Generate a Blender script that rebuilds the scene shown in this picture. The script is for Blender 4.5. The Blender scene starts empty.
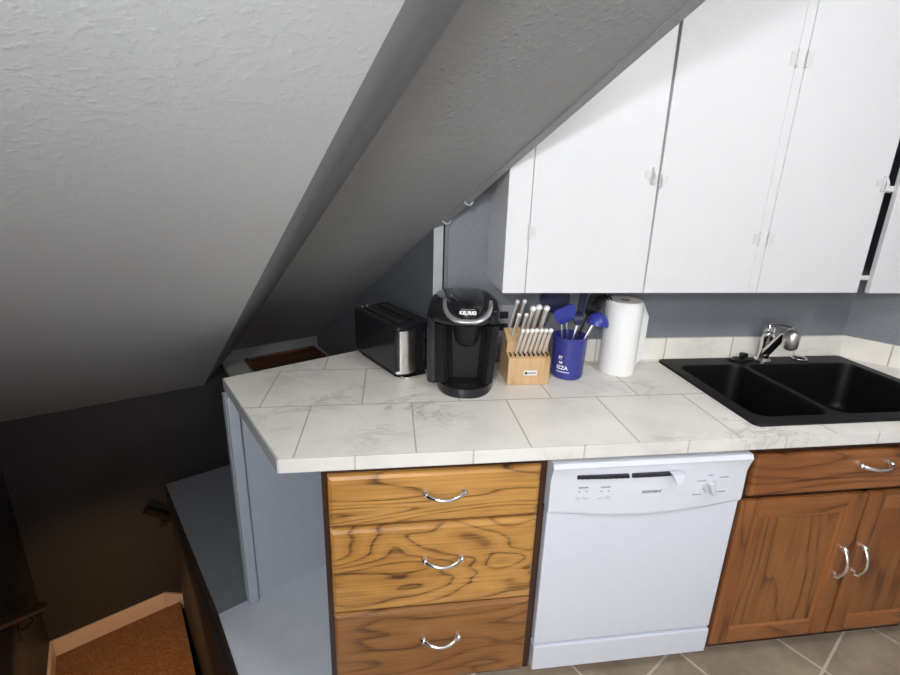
import bpy, bmesh, math, random
from mathutils import Vector, Matrix
random.seed(4)
S = bpy.context.scene
COL = S.collection
PI = math.pi
PHI = 0.5195
EX = Vector((-math.sin(PHI), math.cos(PHI), 0))      # along the stairs
HX = Vector((math.cos(PHI), math.sin(PHI), 0))       # across the stairs

def P(e, h, z):
    v = EX * e + HX * h
    return Vector((v.x, v.y, z))

# ------------------------------------------------------------------ materials
def srgb(r, g, b):
    f = lambda c: (c / 12.92 if c <= .04045 else ((c + .055) / 1.055) ** 2.4)
    return (f(r / 255), f(g / 255), f(b / 255), 1)

class NT:
    def __init__(s, name):
        s.m = bpy.data.materials.new(name); s.m.use_nodes = True
        s.t = s.m.node_tree; s.b = s.t.nodes['Principled BSDF']
        s.tc = None
    def n(s, typ, **kw):
        nd = s.t.nodes.new(typ)
        for k, v in kw.items():
            if k.startswith('i_'):
                key = k[2:]
                key = int(key) if key.isdigit() else key.replace('_', ' ')
                nd.inputs[key].default_value = v
            else: setattr(nd, k, v)
        return nd
    def l(s, a, b): s.t.links.new(a, b)
    def obj(s):
        if not s.tc: s.tc = s.n('ShaderNodeTexCoord')
        return s.tc.outputs['Object']
    def mapping(s, loc=(0, 0, 0), rot=(0, 0, 0), sc=(1, 1, 1)):
        m = s.n('ShaderNodeMapping'); m.inputs[1].default_value = loc; m.inputs[2].default_value = rot; m.inputs[3].default_value = sc
        s.l(s.obj(), m.inputs[0]); return m.outputs[0]
    def math(s, op, a, b=None, c=None):
        m = s.n('ShaderNodeMath', operation=op)
        for i, v in enumerate((a, b, c)):
            if v is None: continue
            if isinstance(v, (int, float)): m.inputs[i].default_value = v
            else: s.l(v, m.inputs[i])
        return m.outputs[0]
    def mix(s, fac, a, b, blend='MIX'):
        m = s.n('ShaderNodeMix', data_type='RGBA', blend_type=blend)
        for i, v in ((0, fac), (6, a), (7, b)):
            if isinstance(v, (int, float, tuple)): m.inputs[i].default_value = v
            else: s.l(v, m.inputs[i])
        return m.outputs[2]
    def noise(s, vec, scale, detail=3, rough=.5, dist=0, w=None):
        n = s.n('ShaderNodeTexNoise')
        if w is not None:
            n.noise_dimensions = '4D'; n.inputs['W'].default_value = w
        n.inputs['Scale'].default_value = scale; n.inputs['Detail'].default_value = detail
        n.inputs['Roughness'].default_value = rough; n.inputs['Distortion'].default_value = dist
        s.l(vec, n.inputs['Vector']); return n.outputs['Fac']
    def ramp(s, fac, *stops):
        r = s.n('ShaderNodeValToRGB'); cr = r.color_ramp
        while len(cr.elements) < len(stops): cr.elements.new(.5)
        for el, (p, c) in zip(cr.elements, stops):
            el.position = p; el.color = c if isinstance(c, tuple) else (c, c, c, 1)
        s.l(fac, r.inputs[0]); return r.outputs[0]
    def bump(s, h, strength, dist=.002):
        b = s.n('ShaderNodeBump'); b.inputs['Strength'].default_value = strength; b.inputs['Distance'].default_value = dist
        s.l(h, b.inputs['Height']); s.l(b.outputs[0], s.b.inputs['Normal'])
    def out(s, color=None, rough=None, metal=None):
        for key, v in (('Base Color', color), ('Roughness', rough), ('Metallic', metal)):
            if v is None: continue
            if isinstance(v, (int, float, tuple)): s.b.inputs[key].default_value = v
            else: s.l(v, s.b.inputs[key])
        return s.m

def plain(name, col, rough=.5, metal=0, var=.04, scale=30, bump=0):
    t = NT(name)
    nz = t.noise(t.obj(), scale, 3)
    k = t.ramp(nz, (.3, 1 - var), (.7, 1.0))
    c = t.mix(1.0, col, k, 'MULTIPLY')
    if bump: t.bump(nz, bump)
    return t.out(c, rough, metal)

def plaster(name, col, rough=.55, bump=.5, scale=45, var=.05):
    """rolled / knock-down textured wall paint"""
    t = NT(name)
    v = t.obj()
    big = t.noise(v, 3.0, 2)
    blob = t.noise(v, scale, 3, .55)
    fine = t.noise(v, scale * 3, 2, .6)
    hgt = t.math('ADD', t.ramp(blob, (.50, 0.0), (.68, 1.0)), t.math('MULTIPLY', fine, .5))
    c = t.mix(1.0, col, t.ramp(big, (.3, 1 - var), (.7, 1.0)), 'MULTIPLY')
    t.bump(hgt, bump, .004)
    return t.out(c, rough)

def wood(name, light, mid, dark, axis='X', seed=0., rough=.38, rings=9., stretch=.9, cross=5.5):
    t = NT(name)
    sc = {'X': (stretch, 3, cross), 'Z': (cross, 3, stretch)}[axis]
    fs = {'X': (4, 40, 130), 'Z': (130, 40, 4)}[axis]
    v = t.mapping((seed * 3.1, seed * 1.7, seed * .9), (0, 0, 0), sc)
    n1 = t.noise(v, 1.0, 2.2, .45, .35, w=seed)
    r = t.math('FRACT', t.math('MULTIPLY', n1, rings))
    ring = t.ramp(r, (.0, .75), (.06, .25), (.40, .0), (.80, .30), (.96, 1.0))
    vf = t.mapping((0, 0, 0), (0, 0, 0), fs)
    pores = t.ramp(t.noise(vf, 1.0, 3, .6), (.38, 0.0), (.66, 1.0))
    patch = t.ramp(t.noise(t.mapping((seed, 0, 0), (0, 0, 0), (2, 2, 3)), 1.3, 2), (.35, 0.0), (.65, 1.0))
    base = t.mix(patch, light, mid)
    fac = t.math('MULTIPLY', ring, t.math('ADD', .45, t.math('MULTIPLY', pores, .6)))
    c = t.mix(fac, base, dark)
    c = t.mix(t.math('MULTIPLY', pores, .22), c, dark)
    t.bump(pores, .12, .001)
    return t.out(c, rough)

def tile(name, c1, c2, grout, bw, rh, off, loc, rot=0., mortar=.003, plane='XY', vein=.5, rough=.3, swap=None, mottle=None):
    t = NT(name)
    rr = {'XY': (0, 0, rot), 'XZ': (-PI / 2, 0, 0), 'YZ': (0, 0, 0)}[plane]
    if plane == 'YZ':
        sep = t.n('ShaderNodeSeparateXYZ'); t.l(t.obj(), sep.inputs[0])
        cmb = t.n('ShaderNodeCombineXYZ'); t.l(sep.outputs[1], cmb.inputs[0]); t.l(sep.outputs[2], cmb.inputs[1])
        m = t.n('ShaderNodeMapping'); t.l(cmb.outputs[0], m.inputs[0]); m.inputs[1].default_value = loc
        v = m.outputs[0]
    elif plane == 'XZ':
        sep = t.n('ShaderNodeSeparateXYZ'); t.l(t.obj(), sep.inputs[0])
        cmb = t.n('ShaderNodeCombineXYZ'); t.l(sep.outputs[0], cmb.inputs[0]); t.l(sep.outputs[2], cmb.inputs[1])
        m = t.n('ShaderNodeMapping'); t.l(cmb.outputs[0], m.inputs[0]); m.inputs[1].default_value = loc
        v = m.outputs[0]
    else:
        v = t.mapping(loc, rr)
    b = t.n('ShaderNodeTexBrick', offset=off, offset_frequency=2, squash=1.0)
    t.l(v, b.inputs['Vector'])
    b.inputs['Color1'].default_value = c1; b.inputs['Color2'].default_value = c2; b.inputs['Mortar'].default_value = grout
    b.inputs['Scale'].default_value = 1; b.inputs['Mortar Size'].default_value = mortar; b.inputs['Mortar Smooth'].default_value = .15
    b.inputs['Bias'].default_value = 0; b.inputs['Brick Width'].default_value = bw; b.inputs['Row Height'].default_value = rh
    ob = t.obj()
    cloud = t.noise(ob, 5.0, 5, .62, .2)
    vn = t.noise(t.mapping((3, 1, 0), (0, 0, .6), (1, 1.8, 1)), 4.2, 7, .66, .35)
    ridge = t.math('ABSOLUTE', t.math('SUBTRACT', vn, .5))
    veins = t.ramp(ridge, (0.0, 1.0), (.012, .4), (.04, 0.0))
    gate = t.ramp(t.noise(ob, 2.4, 2), (.48, 0.0), (.66, 1.0))
    vfac = t.math('MULTIPLY', t.math('MULTIPLY', veins, gate), vein)
    dk = mottle or (.40, .385, .36, 1)
    c = t.mix(t.math('MULTIPLY', t.ramp(cloud, (.4, 0.0), (.75, 1.0)), .28 if not mottle else .75), b.outputs['Color'], dk)
    c = t.mix(vfac, c, dk)
    c = t.mix(b.outputs['Fac'], c, grout)
    t.bump(t.math('SUBTRACT', 1.0, b.outputs['Fac']), .35, .002)
    return t.out(c, t.math('ADD', rough, t.math('MULTIPLY', b.outputs['Fac'], .4)))

M = {}
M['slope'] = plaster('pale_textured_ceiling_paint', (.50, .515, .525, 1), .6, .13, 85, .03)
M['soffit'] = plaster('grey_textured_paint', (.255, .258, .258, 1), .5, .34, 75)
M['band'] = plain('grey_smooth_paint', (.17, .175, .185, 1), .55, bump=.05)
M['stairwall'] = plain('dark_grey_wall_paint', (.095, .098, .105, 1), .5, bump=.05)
M['wall'] = plaster('blue_grey_wall_paint', (.20, .207, .23, 1), .42, .22, 60)
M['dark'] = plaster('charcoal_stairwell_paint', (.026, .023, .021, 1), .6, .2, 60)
M['strip'] = plain('light_grey_paint', (.36, .37, .38, 1), .6, bump=.1)
M['knee'] = plain('mid_grey_paint', (.19, .19, .19, 1), .6, bump=.1)
M['white_wall'] = plaster('off_white_paint', (.62, .62, .62, 1), .6, .2)
M['platform_dark'] = plain('dark_grey_floor_paint', (.20, .205, .22, 1), .42, var=.08, scale=14, bump=.05)  # rear platform board, a darker grey than the front board
M['platform'] = plain('pale_blue_grey_floor_paint', (.56, .58, .62, 1), .38, var=.07, scale=14, bump=.05)
M['wing'] = plain('blue_grey_panel_paint', (.43, .465, .53, 1), .45, var=.06, scale=40, bump=.1)
M['ledge'] = plain('greige_ledge_paint', (.42, .41, .39, 1), .5)
M['base_trim'] = plain('cream_baseboard_paint', (.62, .48, .37, 1), .4)
t = NT('brown_carpet')
nz = t.ramp(t.noise(t.obj(), 85, 4, .75), (.36, 0.0), (.64, 1.0)); nb = t.noise(t.obj(), 14, 3)
t.bump(nz, .9, .01)
M['carpet'] = t.out(t.mix(nb, t.mix(nz, (.16, .065, .022, 1), (.56, .27, .11, 1)), (.25, .12, .05, 1)), .95)
M['floor'] = tile('brown_stone_floor_tile', (.46, .365, .27, 1), (.37, .29, .21, 1), (.60, .53, .44, 1), .351, .351, 0.0,
                  (-.879 + .351 * 4, .573 + .351 * 5, 0), -PHI, .0045, mottle=(.17, .13, .095, 1), rough=.42, vein=.3)
CT = ((.86, .82, .745, 1), (.82, .785, .725, 1), (.47, .41, .33, 1))
M['counter'] = tile('marble_counter_tile', *CT, .308, .285, .5, (.525 + .308 * 4, .035 + .285 * 2, 0), 0, .0022, vein=.8, rough=.38)
M['edge'] = tile('marble_edge_tile', (.72, .70, .665, 1), (.69, .675, .645, 1), (.50, .46, .40, 1), .306, 1.0, 0.0, (.527 + .306 * 4, .5, 0), 0, .0028, plane='XZ', vein=.6)  # same tile as the top, darkened to imitate light from above
M['edge_side'] = plain('grey_edge_tile', (.45, .45, .45, 1), .4)
M['splash'] = tile('marble_backsplash_tile', *CT, .299, 2.0, 0.0, (-.681 + .299 * 5, .2, 0), 0, .0028, plane='XZ', vein=.6)
M['splash_side'] = tile('marble_backsplash_side_tile', *CT, .241, 2.0, 0.0, (-.441 + .241 * 5, .2, 0), 0, .0024, plane='YZ', vein=.6)
OAK = (srgb(196, 146, 78), srgb(180, 128, 62), srgb(72, 40, 14))
M['oak1'] = wood('golden_oak_flat_grain', *OAK, 'X', 1.3, rings=15, stretch=1.0, cross=7)
M['oak2'] = wood('golden_oak_cathedral_grain', *OAK, 'X', 5.15, rings=20, cross=4.6, stretch=1.5)
M['oak3'] = wood('brown_oak_lower_grain', srgb(158, 108, 58), srgb(138, 92, 48), srgb(72, 42, 18), 'X', 9.4, rings=15, cross=6)  # bottom drawer: browner oak, also darkened for the weaker light low down
M['oakframe'] = wood('dark_stained_oak_frame', srgb(66, 38, 23), srgb(54, 30, 18), srgb(32, 16, 9), 'Z', 2.2, rings=5)
RED = (srgb(152, 98, 54), srgb(134, 82, 43), srgb(78, 42, 19))
M['red_h'] = wood('chestnut_oak_horizontal', *RED, 'X', 3.7, rings=11)
M['red_v'] = wood('chestnut_oak_vertical', *RED, 'Z', 7.1, rings=10)
M['red_p'] = wood('chestnut_oak_panel', srgb(146, 96, 52), srgb(128, 80, 42), srgb(82, 46, 21), 'Z', 4.6, rings=9)
M['mould'] = plain('chestnut_moulding', srgb(146, 92, 48), .4, var=.15, scale=40)
M['black_void'] = plain('dark_cavity_paint', (.012, .011, .010, 1), .8)  # near-black stands in for the shade inside slots and recesses
M['chrome'] = plain('polished_chrome', (.82, .81, .80, 1), .14, 1.0, .03)
M['steel'] = plain('brushed_steel', (.70, .69, .67, 1), .28, 1.0, .08, 60)
M['white'] = plain('white_cabinet_paint', (.66, .66, .665, 1), .38, var=.02, scale=18, bump=.03)
M['white_in'] = plain('cabinet_interior_grey', (.10, .10, .11, 1), .7)  # white interior darkened in colour to stand for its shade
M['hinge'] = plain('painted_white_hinge', (.62, .615, .615, 1), .35)
M['dw'] = plain('dishwasher_white_enamel', (.64, .665, .74, 1), .25, var=.015)
M['dw_panel'] = plain('dishwasher_white_plastic', (.66, .68, .735, 1), .32, var=.015)
M['dw_grey'] = plain('dishwasher_print_grey', (.30, .31, .35, 1), .5)
M['dw_pale'] = plain('dishwasher_button_grey', (.58, .60, .65, 1), .4)
M['slot'] = plain('black_slot', (.02, .02, .03, 1), .5)
M['sink'] = plain('black_composite_sink', (.0045, .0045, .005, 1), .5, var=.3, scale=300, bump=.06)
M['sink'].node_tree.nodes['Principled BSDF'].inputs['Specular IOR Level'].default_value = .28
M['blk'] = plain('gloss_black_plastic', (.012, .012, .014, 1), .16)
M['blk_m'] = plain('matte_black_plastic', (.007, .007, .008, 1), .5)
M['blk_m'].node_tree.nodes['Principled BSDF'].inputs['Specular IOR Level'].default_value = .3
M['tank'] = plain('smoked_water_tank', (.03, .03, .033, 1), .16)
M['silver'] = plain('silver_plastic', (.62, .62, .62, 1), .28, .8)
M['pale_steel'] = plain('satin_pale_steel', (.74, .71, .66, 1), .36, .85, .12)
M['cap'] = plain('bright_steel_cap', (.92, .92, .91, 1), .3, .25, .02)
M['ink_white'] = plain('white_print', (.85, .85, .85, 1), .5)
M['block'] = wood('pale_beech_block', srgb(206, 174, 132), srgb(194, 160, 118), srgb(166, 128, 86), 'Z', 6.2, rings=5, cross=9)
M['label'] = plain('white_label', (.72, .72, .70, 1), .4)
M['blue'] = plain('cobalt_blue_ceramic', (.035, .04, .235, 1), .28, var=.06)
M['bluepl'] = plain('cobalt_blue_silicone', (.03, .045, .30, 1), .38)
M['navy'] = plain('navy_nylon', (.014, .015, .055, 1), .4)
M['paper'] = plain('white_paper_towel', (.82, .815, .80, 1), .9, var=.04, scale=120, bump=.25)
M['card'] = plain('brown_cardboard', (.16, .11, .08, 1), .9)
M['tray'] = wood('dark_walnut_tray', srgb(112, 66, 32), srgb(92, 52, 24), srgb(50, 26, 12), 'X', 8.8, rings=5)
M['iron'] = plain('black_iron', (.012, .010, .009, 1), .5)
M['rail'] = wood('dark_stained_rail', srgb(48, 28, 18), srgb(38, 22, 14), srgb(20, 10, 6), 'X', 1.1)
M['plate'] = plain('grey_outlet_plastic', (.42, .42, .44, 1), .4)
te = NT('daylit_window_glass'); te.b.inputs['Emission Color'].default_value = (.95, .975, 1, 1); te.b.inputs['Emission Strength'].default_value = 1.0  # glowing surface for the window added behind the camera
M['pane'] = te.out((.8, .8, .8, 1), .5)

# ------------------------------------------------------------------ geometry
class G:
    """collects shapes in one bmesh"""
    def __init__(s): s.b = bmesh.new()
    def face(s, pts):
        try: return s.b.faces.new([s.b.verts.new(Vector(p)) for p in pts])
        except ValueError: return None
    def box(s, x0, x1, y0, y1, z0, z1, bev=0, seg=2):
        vs = [s.b.verts.new((x, y, z)) for z in (z0, z1) for x, y in ((x0, y0), (x1, y0), (x1, y1), (x0, y1))]
        fs = [s.b.faces.new([vs[i] for i in q]) for q in ((3, 2, 1, 0), (4, 5, 6, 7), (0, 1, 5, 4), (1, 2, 6, 5), (2, 3, 7, 6), (3, 0, 4, 7))]
        if bev:
            es = {e for f in fs for e in f.edges}
            bmesh.ops.bevel(s.b, geom=list(es), offset=bev, segments=seg, affect='EDGES', profile=.5)
        return s
    def prism(s, poly, vec, bev=0):
        """polygon (3D points) extruded along vec"""
        vec = Vector(vec); n = len(poly)
        a = [s.b.verts.new(Vector(p)) for p in poly]; c = [s.b.verts.new(Vector(p) + vec) for p in poly]
        fs = [s.b.faces.new(a[::-1]), s.b.faces.new(c)]
        for i in range(n): fs.append(s.b.faces.new((a[i], a[(i + 1) % n], c[(i + 1) % n], c[i])))
        if bev: bmesh.ops.bevel(s.b, geom=list({e for f in fs for e in f.edges}), offset=bev, segments=2, affect='EDGES', profile=.5)
        return s
    def hexa(s, lo, hi):
        """four lower points, four upper points"""
        a = [s.b.verts.new(Vector(p)) for p in lo]; c = [s.b.verts.new(Vector(p)) for p in hi]
        n = len(a)
        s.b.faces.new(a[::-1]); s.b.faces.new(c)
        for i in range(n): s.b.faces.new((a[i], a[(i + 1) % n], c[(i + 1) % n], c[i]))
        return s
    def loft(s, loops, cap0=True, cap1=True):
        vs = [[s.b.verts.new(Vector(p)) for p in lp] for lp in loops]
        n = len(vs[0])
        for a, c in zip(vs, vs[1:]):
            for i in range(n): s.b.faces.new((a[i], a[(i + 1) % n], c[(i + 1) % n], c[i]))
        if cap0: s.b.faces.new(vs[0][::-1])
        if cap1: s.b.faces.new(vs[-1])
        return s
    def lathe(s, prof, c=(0, 0, 0), n=32, cap0=True, cap1=True, sx=1., sy=1.):
        return s.loft([[(c[0] + r * sx * math.cos(2 * PI * i / n), c[1] + r * sy * math.sin(2 * PI * i / n), c[2] + z) for i in range(n)] for r, z in prof], cap0, cap1)
    def tube(s, pts, r, n=10, flat=1.0, up=None):
        pts = [Vector(p) for p in pts]; loops = []
        rs = r if isinstance(r, (list, tuple)) else [r] * len(pts)
        ref = Vector(up) if up else Vector((.13, .37, .92))
        for i, p in enumerate(pts):
            d = (pts[min(i + 1, len(pts) - 1)] - pts[max(i - 1, 0)]).normalized()
            if abs(d.dot(ref)) > .97: ref = Vector((.9, .2, .1))
            u = d.cross(ref).normalized(); w = d.cross(u).normalized()
            loops.append([p + u * (rs[i] * math.cos(2 * PI * k / n)) + w * (rs[i] * flat * math.sin(2 * PI * k / n)) for k in range(n)])
        return s.loft(loops)
    def sphere(s, c, r, sx=1, sy=1, sz=1, u=16, v=10):
        prof = [(max(1e-4, r * math.sin(PI * i / v)), -r * math.cos(PI * i / v) * sz) for i in range(v + 1)]
        return s.lathe(prof, c, u, True, True, sx, sy)

def spline(loops, sub=4):
    """Catmull-Rom interpolation between matching loops"""
    out = []; n = len(loops)
    for i in range(n - 1):
        a, b, c, d = loops[max(0, i - 1)], loops[i], loops[i + 1], loops[min(n - 1, i + 2)]
        for k in range(sub):
            t = k / sub
            out.append([tuple(.5 * (2 * q[j] + (r[j] - p[j]) * t + (2 * p[j] - 5 * q[j] + 4 * r[j] - w[j]) * t * t + (3 * q[j] - p[j] - 3 * r[j] + w[j]) * t ** 3) for j in range(3)) for p, q, r, w in zip(a, b, c, d)])
    out.append(loops[-1]); return out

def rrect(cx, cy, w, d, r, z, n=6):
    out = []
    r = min(r, w / 2 - 1e-4, d / 2 - 1e-4)
    for qx, qy, a0 in ((1, 1, 0), (-1, 1, PI / 2), (-1, -1, PI), (1, -1, 1.5 * PI)):
        for i in range(n + 1):
            a = a0 + PI / 2 * i / n
            out.append((cx + qx * (w / 2 - r) + r * math.cos(a), cy + qy * (d / 2 - r) + r * math.sin(a), z))
    return out

def build(name, g, mat, parent=None, smooth=False, local=False, mats=None):
    """link the collected shapes as ONE mesh object"""
    bm = g.b
    bmesh.ops.remove_doubles(bm, verts=bm.verts, dist=1e-6)
    bmesh.ops.recalc_face_normals(bm, faces=bm.faces)
    if parent is not None and not local:
        p = parent; inv = Matrix.Identity(4)
        chain = []
        while p is not None: chain.append(p); p = p.parent
        for q in reversed(chain): inv = inv @ q.matrix_basis
        bm.transform(inv.inverted())
    me = bpy.data.meshes.new(name); bm.to_mesh(me); bm.free()
    me.materials.append(mat)
    if smooth:
        for p in me.polygons: p.use_smooth = True
        if smooth != 'all': me.set_sharp_from_angle(angle=math.radians(38))
    o = bpy.data.objects.new(name, me); COL.objects.link(o)
    if smooth and smooth != 'all':
        wn = o.modifiers.new('weighted', 'WEIGHTED_NORMAL'); wn.keep_sharp = True
    if parent is not None: o.parent = parent
    return o

def tag(o, label, cat, group=None):
    o['label'] = label; o['category'] = cat
    if group: o['group'] = group
    return o
def struct(name, g, mat, label=None, cat=None):
    o = build(name, g, mat); o['kind'] = 'structure'
    if label: o['label'] = label
    if cat: o['category'] = cat
    return o
def thing(name, label, cat, loc, rz=0, group=None):
    o = bpy.data.objects.new(name, None); COL.objects.link(o); o.empty_display_size = .05
    o.location = loc; o.rotation_euler = (0, 0, rz)
    return tag(o, label, cat, group)
def dup(root, loc, label):
    def cp(o, par):
        c = o.copy(); COL.objects.link(c); c.parent = par
        for ch in list(o.children):
            if ch.name != c.name: cp(ch, c)
        return c
    r = cp(root, None); r.location = loc; r['label'] = label
    return r
def text_mesh(body, size, depth=.0006, bold=0., spacing=1.):
    cu = bpy.data.curves.new('lettering', 'FONT'); cu.body = body; cu.size = size; cu.extrude = depth
    cu.align_x = 'CENTER'; cu.align_y = 'CENTER'; cu.offset = bold; cu.space_character = spacing
    ob = bpy.data.objects.new('lettering', cu)
    me = bpy.data.meshes.new_from_object(ob)
    g = G(); g.b.from_mesh(me)
    bpy.data.objects.remove(ob); bpy.data.curves.remove(cu); bpy.data.meshes.remove(me)
    return g

# ------------------------------------------------------------------ camera
cam = bpy.data.cameras.new('camera'); co = bpy.data.objects.new('camera', cam); COL.objects.link(co)
R = Vector((.9911, -.1273, .0292)); F = Vector((.13, .9532, -.2723))
ya, pi_, ro = .1355, -.2758, .0303
F = Vector((math.sin(ya) * math.cos(pi_), math.cos(ya) * math.cos(pi_), math.sin(pi_)))
R0 = Vector((math.cos(ya), -math.sin(ya), 0)); U0 = R0.cross(F)
R = R0 * math.cos(ro) + U0 * math.sin(ro); U = -R0 * math.sin(ro) + U0 * math.cos(ro)
mw = Matrix.Identity(4)
for i in range(3): mw[i][0] = R[i]; mw[i][1] = U[i]; mw[i][2] = -F[i]
mw.translation = Vector((-.4353, -1.0725, 1.5827))
co.matrix_world = mw
cam.sensor_width = 36; cam.lens = 457.27 / 900 * 36; cam.shift_x = (450 - 450.31) / 900; cam.shift_y = (314.22 - 337.5) / 900
cam.clip_start = .02
S.camera = co

# ------------------------------------------------------------------ setting
CEIL = 2.46; YW = .58; XR = 1.513; EF = 1.95; ZL = -.855
HL = -1.42      # stairwell left wall
# soffit plane (e,h)->z   through K, T, P0
def zs(e): return 1.4435 - .600 * (e - .6215) + .0
SK, ST = -.406, .075
# kitchen floor and painted platform
yf, yr = -2.7, YW
pl = [(-1.631, 1.202), (-1.09, .369)]
g = G()
# tiled kitchen floor: right of x=-.60 and everything in front of y=-.45
g.prism([(-.60, .58, 0), (-.60, -.45, 0), (-2.6, -.45, 0), (-2.6, yf, 0), (1.85, yf, 0), (1.85, .12, 0), (XR, .58, 0)], (0, 0, -.12))
struct('floor', g, M['floor'])
g = G()
lf = P(.861, -.757, 0); lb = P(1.852, -.82, 0); l0 = P(-.25, -.73, 0)
cut = lambda p, q, y: p + (q - p) * ((y - p.y) / (q.y - p.y))
l0 = cut(lf, P(.30, -.745, 0), -.449)
g.prism([l0, (-.602, -.449, 0), (-.602, .62, 0), P(.861, -.20, 0), lf], (0, 0, -.12))
struct('floor_platform', g, M['platform'])
g = G()
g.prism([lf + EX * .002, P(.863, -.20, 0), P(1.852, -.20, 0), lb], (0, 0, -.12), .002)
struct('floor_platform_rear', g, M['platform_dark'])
g = G()   # side of the stair opening below the platform
d = Vector((0, 0, -.12))
nrm = HX * .05
g.hexa([P(.0, -.75, ZL - .6), P(1.852, -.835, ZL - .6), P(1.852, -.785, ZL - .6), P(.0, -.70, ZL - .6)],
       [P(.0, -.738, -.121), P(1.852, -.818, -.121), P(1.852, -.768, -.121), P(.0, -.688, -.121)])
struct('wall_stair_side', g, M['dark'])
g = G()   # nosing along the platform edge
for a, b in ((l0, lf), (lf, lb)):
    g.hexa([a + Vector((0, 0, -.12)) - HX * .006, b + Vector((0, 0, -.12)) - HX * .006, b + Vector((0, 0, -.12)), a + Vector((0, 0, -.12))],
           [a + Vector((0, 0, -.004)) - HX * .006, b + Vector((0, 0, -.004)) - HX * .006, b + Vector((0, 0, -.004)), a + Vector((0, 0, -.004))])
struct('trim_1', g, M['dark'])
# landing and steps
g = G()
g.prism([P(1.15, HL, ZL), P(1.15, -.84, ZL), P(EF, -.84, ZL), P(EF, HL, ZL)], (0, 0, -.1))
struct('floor_landing', g, M['carpet'])
g = G()
for k in range(4):
    e1 = 1.15 - .24 * k; z = ZL + .171 * (k + 1)
    g.prism([P(e1 - .24, HL, z), P(e1 - .24, -.76, z), P(e1, -.76, z), P(e1, HL, z)], (0, 0, -.171 * (k + 1)))
struct('floor_steps', g, M['carpet'])
g = G()
g.prism([P(.19, HL, 0), P(.19, -.74, 0), P(-.6, -.74, 0), P(-.6, HL, 0)], (0, 0, -.1))
# (top of the stairs, painted like the platform)
struct('floor_stair_head', g, M['platform'])
# stairwell walls
g = G(); g.prism([P(EF, HL - .05, -2.), P(EF, .6, -2.), P(EF, .6, .56), P(EF, HL - .05, .56)], EX * .06)
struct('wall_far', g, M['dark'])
g = G(); g.prism([P(EF, -.47, .561), P(EF, .2, .561), P(EF, .2, .75), P(EF, -.47, .75)], EX * .06)
struct('wall_knee', g, M['knee'])
g = G(); g.prism([P(-.6, HL, -1.6), P(EF, HL, -1.6), P(EF, HL, CEIL), P(-.6, HL, CEIL)], HX * -.06)
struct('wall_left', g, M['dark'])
# baseboards of the landing
g = G(); g.prism([P(EF, HL, ZL), P(EF, -.905, ZL), P(EF, -.905, ZL + .10), P(EF, HL, ZL + .10)], EX * -.014, .003)
g.prism([P(EF, -.905, ZL), P(EF, -.60, ZL - .24), P(EF, -.60, ZL - .12), P(EF, -.905, ZL + .10)], EX * -.014)
struct('baseboard_far', g, M['base_trim'])
g = G(); g.prism([P(1.15, HL, ZL), P(EF - .014, HL, ZL), P(EF - .014, HL, ZL + .10), P(1.15, HL, ZL + .10)], HX * .014, .003)
struct('baseboard_left', g, M['base_trim'])
# pale sloped ceiling over the stairs
HE = -.569
ze = lambda e: .475 + (1.95 - e) * .628
et = 1.95 - (CEIL - .475) / .628
g = G()
g.prism([P(EF, HL, ze(EF) + .027), P(EF, HE, ze(EF)), P(et, HE, CEIL), P(et, HL, CEIL + .027)], (0, 0, .05))
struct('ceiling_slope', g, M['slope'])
# chamfer band between the pale slope and the grey soffit
ek = .6215 + (1.4435 - CEIL) / .6
g = G()
N = 24
lo = []; 
for i in range(N + 1):
    a = i / N
    lo.append((P(EF + (et - EF) * a, HE, ze(EF + (et - EF) * a)), P(EF + (ek - EF) * a, SK, zs(EF + (ek - EF) * a))))
for (a, b), (c, dd) in zip(lo, lo[1:]):
    g.face((a, b, dd, c))
bmesh.ops.remove_doubles(g.b, verts=g.b.verts, dist=1e-5)
bmesh.ops.solidify(g.b, geom=list(g.b.faces), thickness=.004)
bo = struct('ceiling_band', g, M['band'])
for p in bo.data.polygons: p.use_smooth = True
# grey textured stair soffit with its side rising to the ceiling
g = G()
K0, K1, T0, T1 = P(EF, SK, zs(EF)), P(ek, SK, CEIL), P(EF, ST + .03, zs(EF)), P(ek, ST, CEIL)
Tm = P(.64, ST, zs(.64))
up = lambda p: Vector((p.x, p.y, CEIL + .04))
g.hexa([K0, T0, Tm, T1, K1], [up(K0), up(T0), up(Tm), up(T1), up(K1)])
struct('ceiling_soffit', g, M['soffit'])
# moulding along the soffit's open edge with its clips
g = G()
a, b = .625, ek + .05
def zz(e, o): return zs(e) + o
g.hexa([P(a, ST - .036, zz(a, -.004)), P(a, ST - .002, zz(a, -.004)), P(b, ST - .002, zz(b, -.004)), P(b, ST - .036, zz(b, -.004))],
       [P(a, ST - .030, zz(a, .012)), P(a, ST + .006, zz(a, .012)), P(b, ST + .006, zz(b, .012)), P(b, ST - .030, zz(b, .012))])
tr = struct('trim_2', g, M['soffit'])
for e in (.585, .47):
    g = G(); g.tube([P(e, ST - .034, zz(e, -.004)), P(e - .004, ST - .022, zz(e, -.013)), P(e - .004, ST - .008, zz(e, -.013)), P(e, ST + .003, zz(e, -.003))], .0035, 8)
    c = build('clip', g, M['strip'], tr, True)
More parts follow.
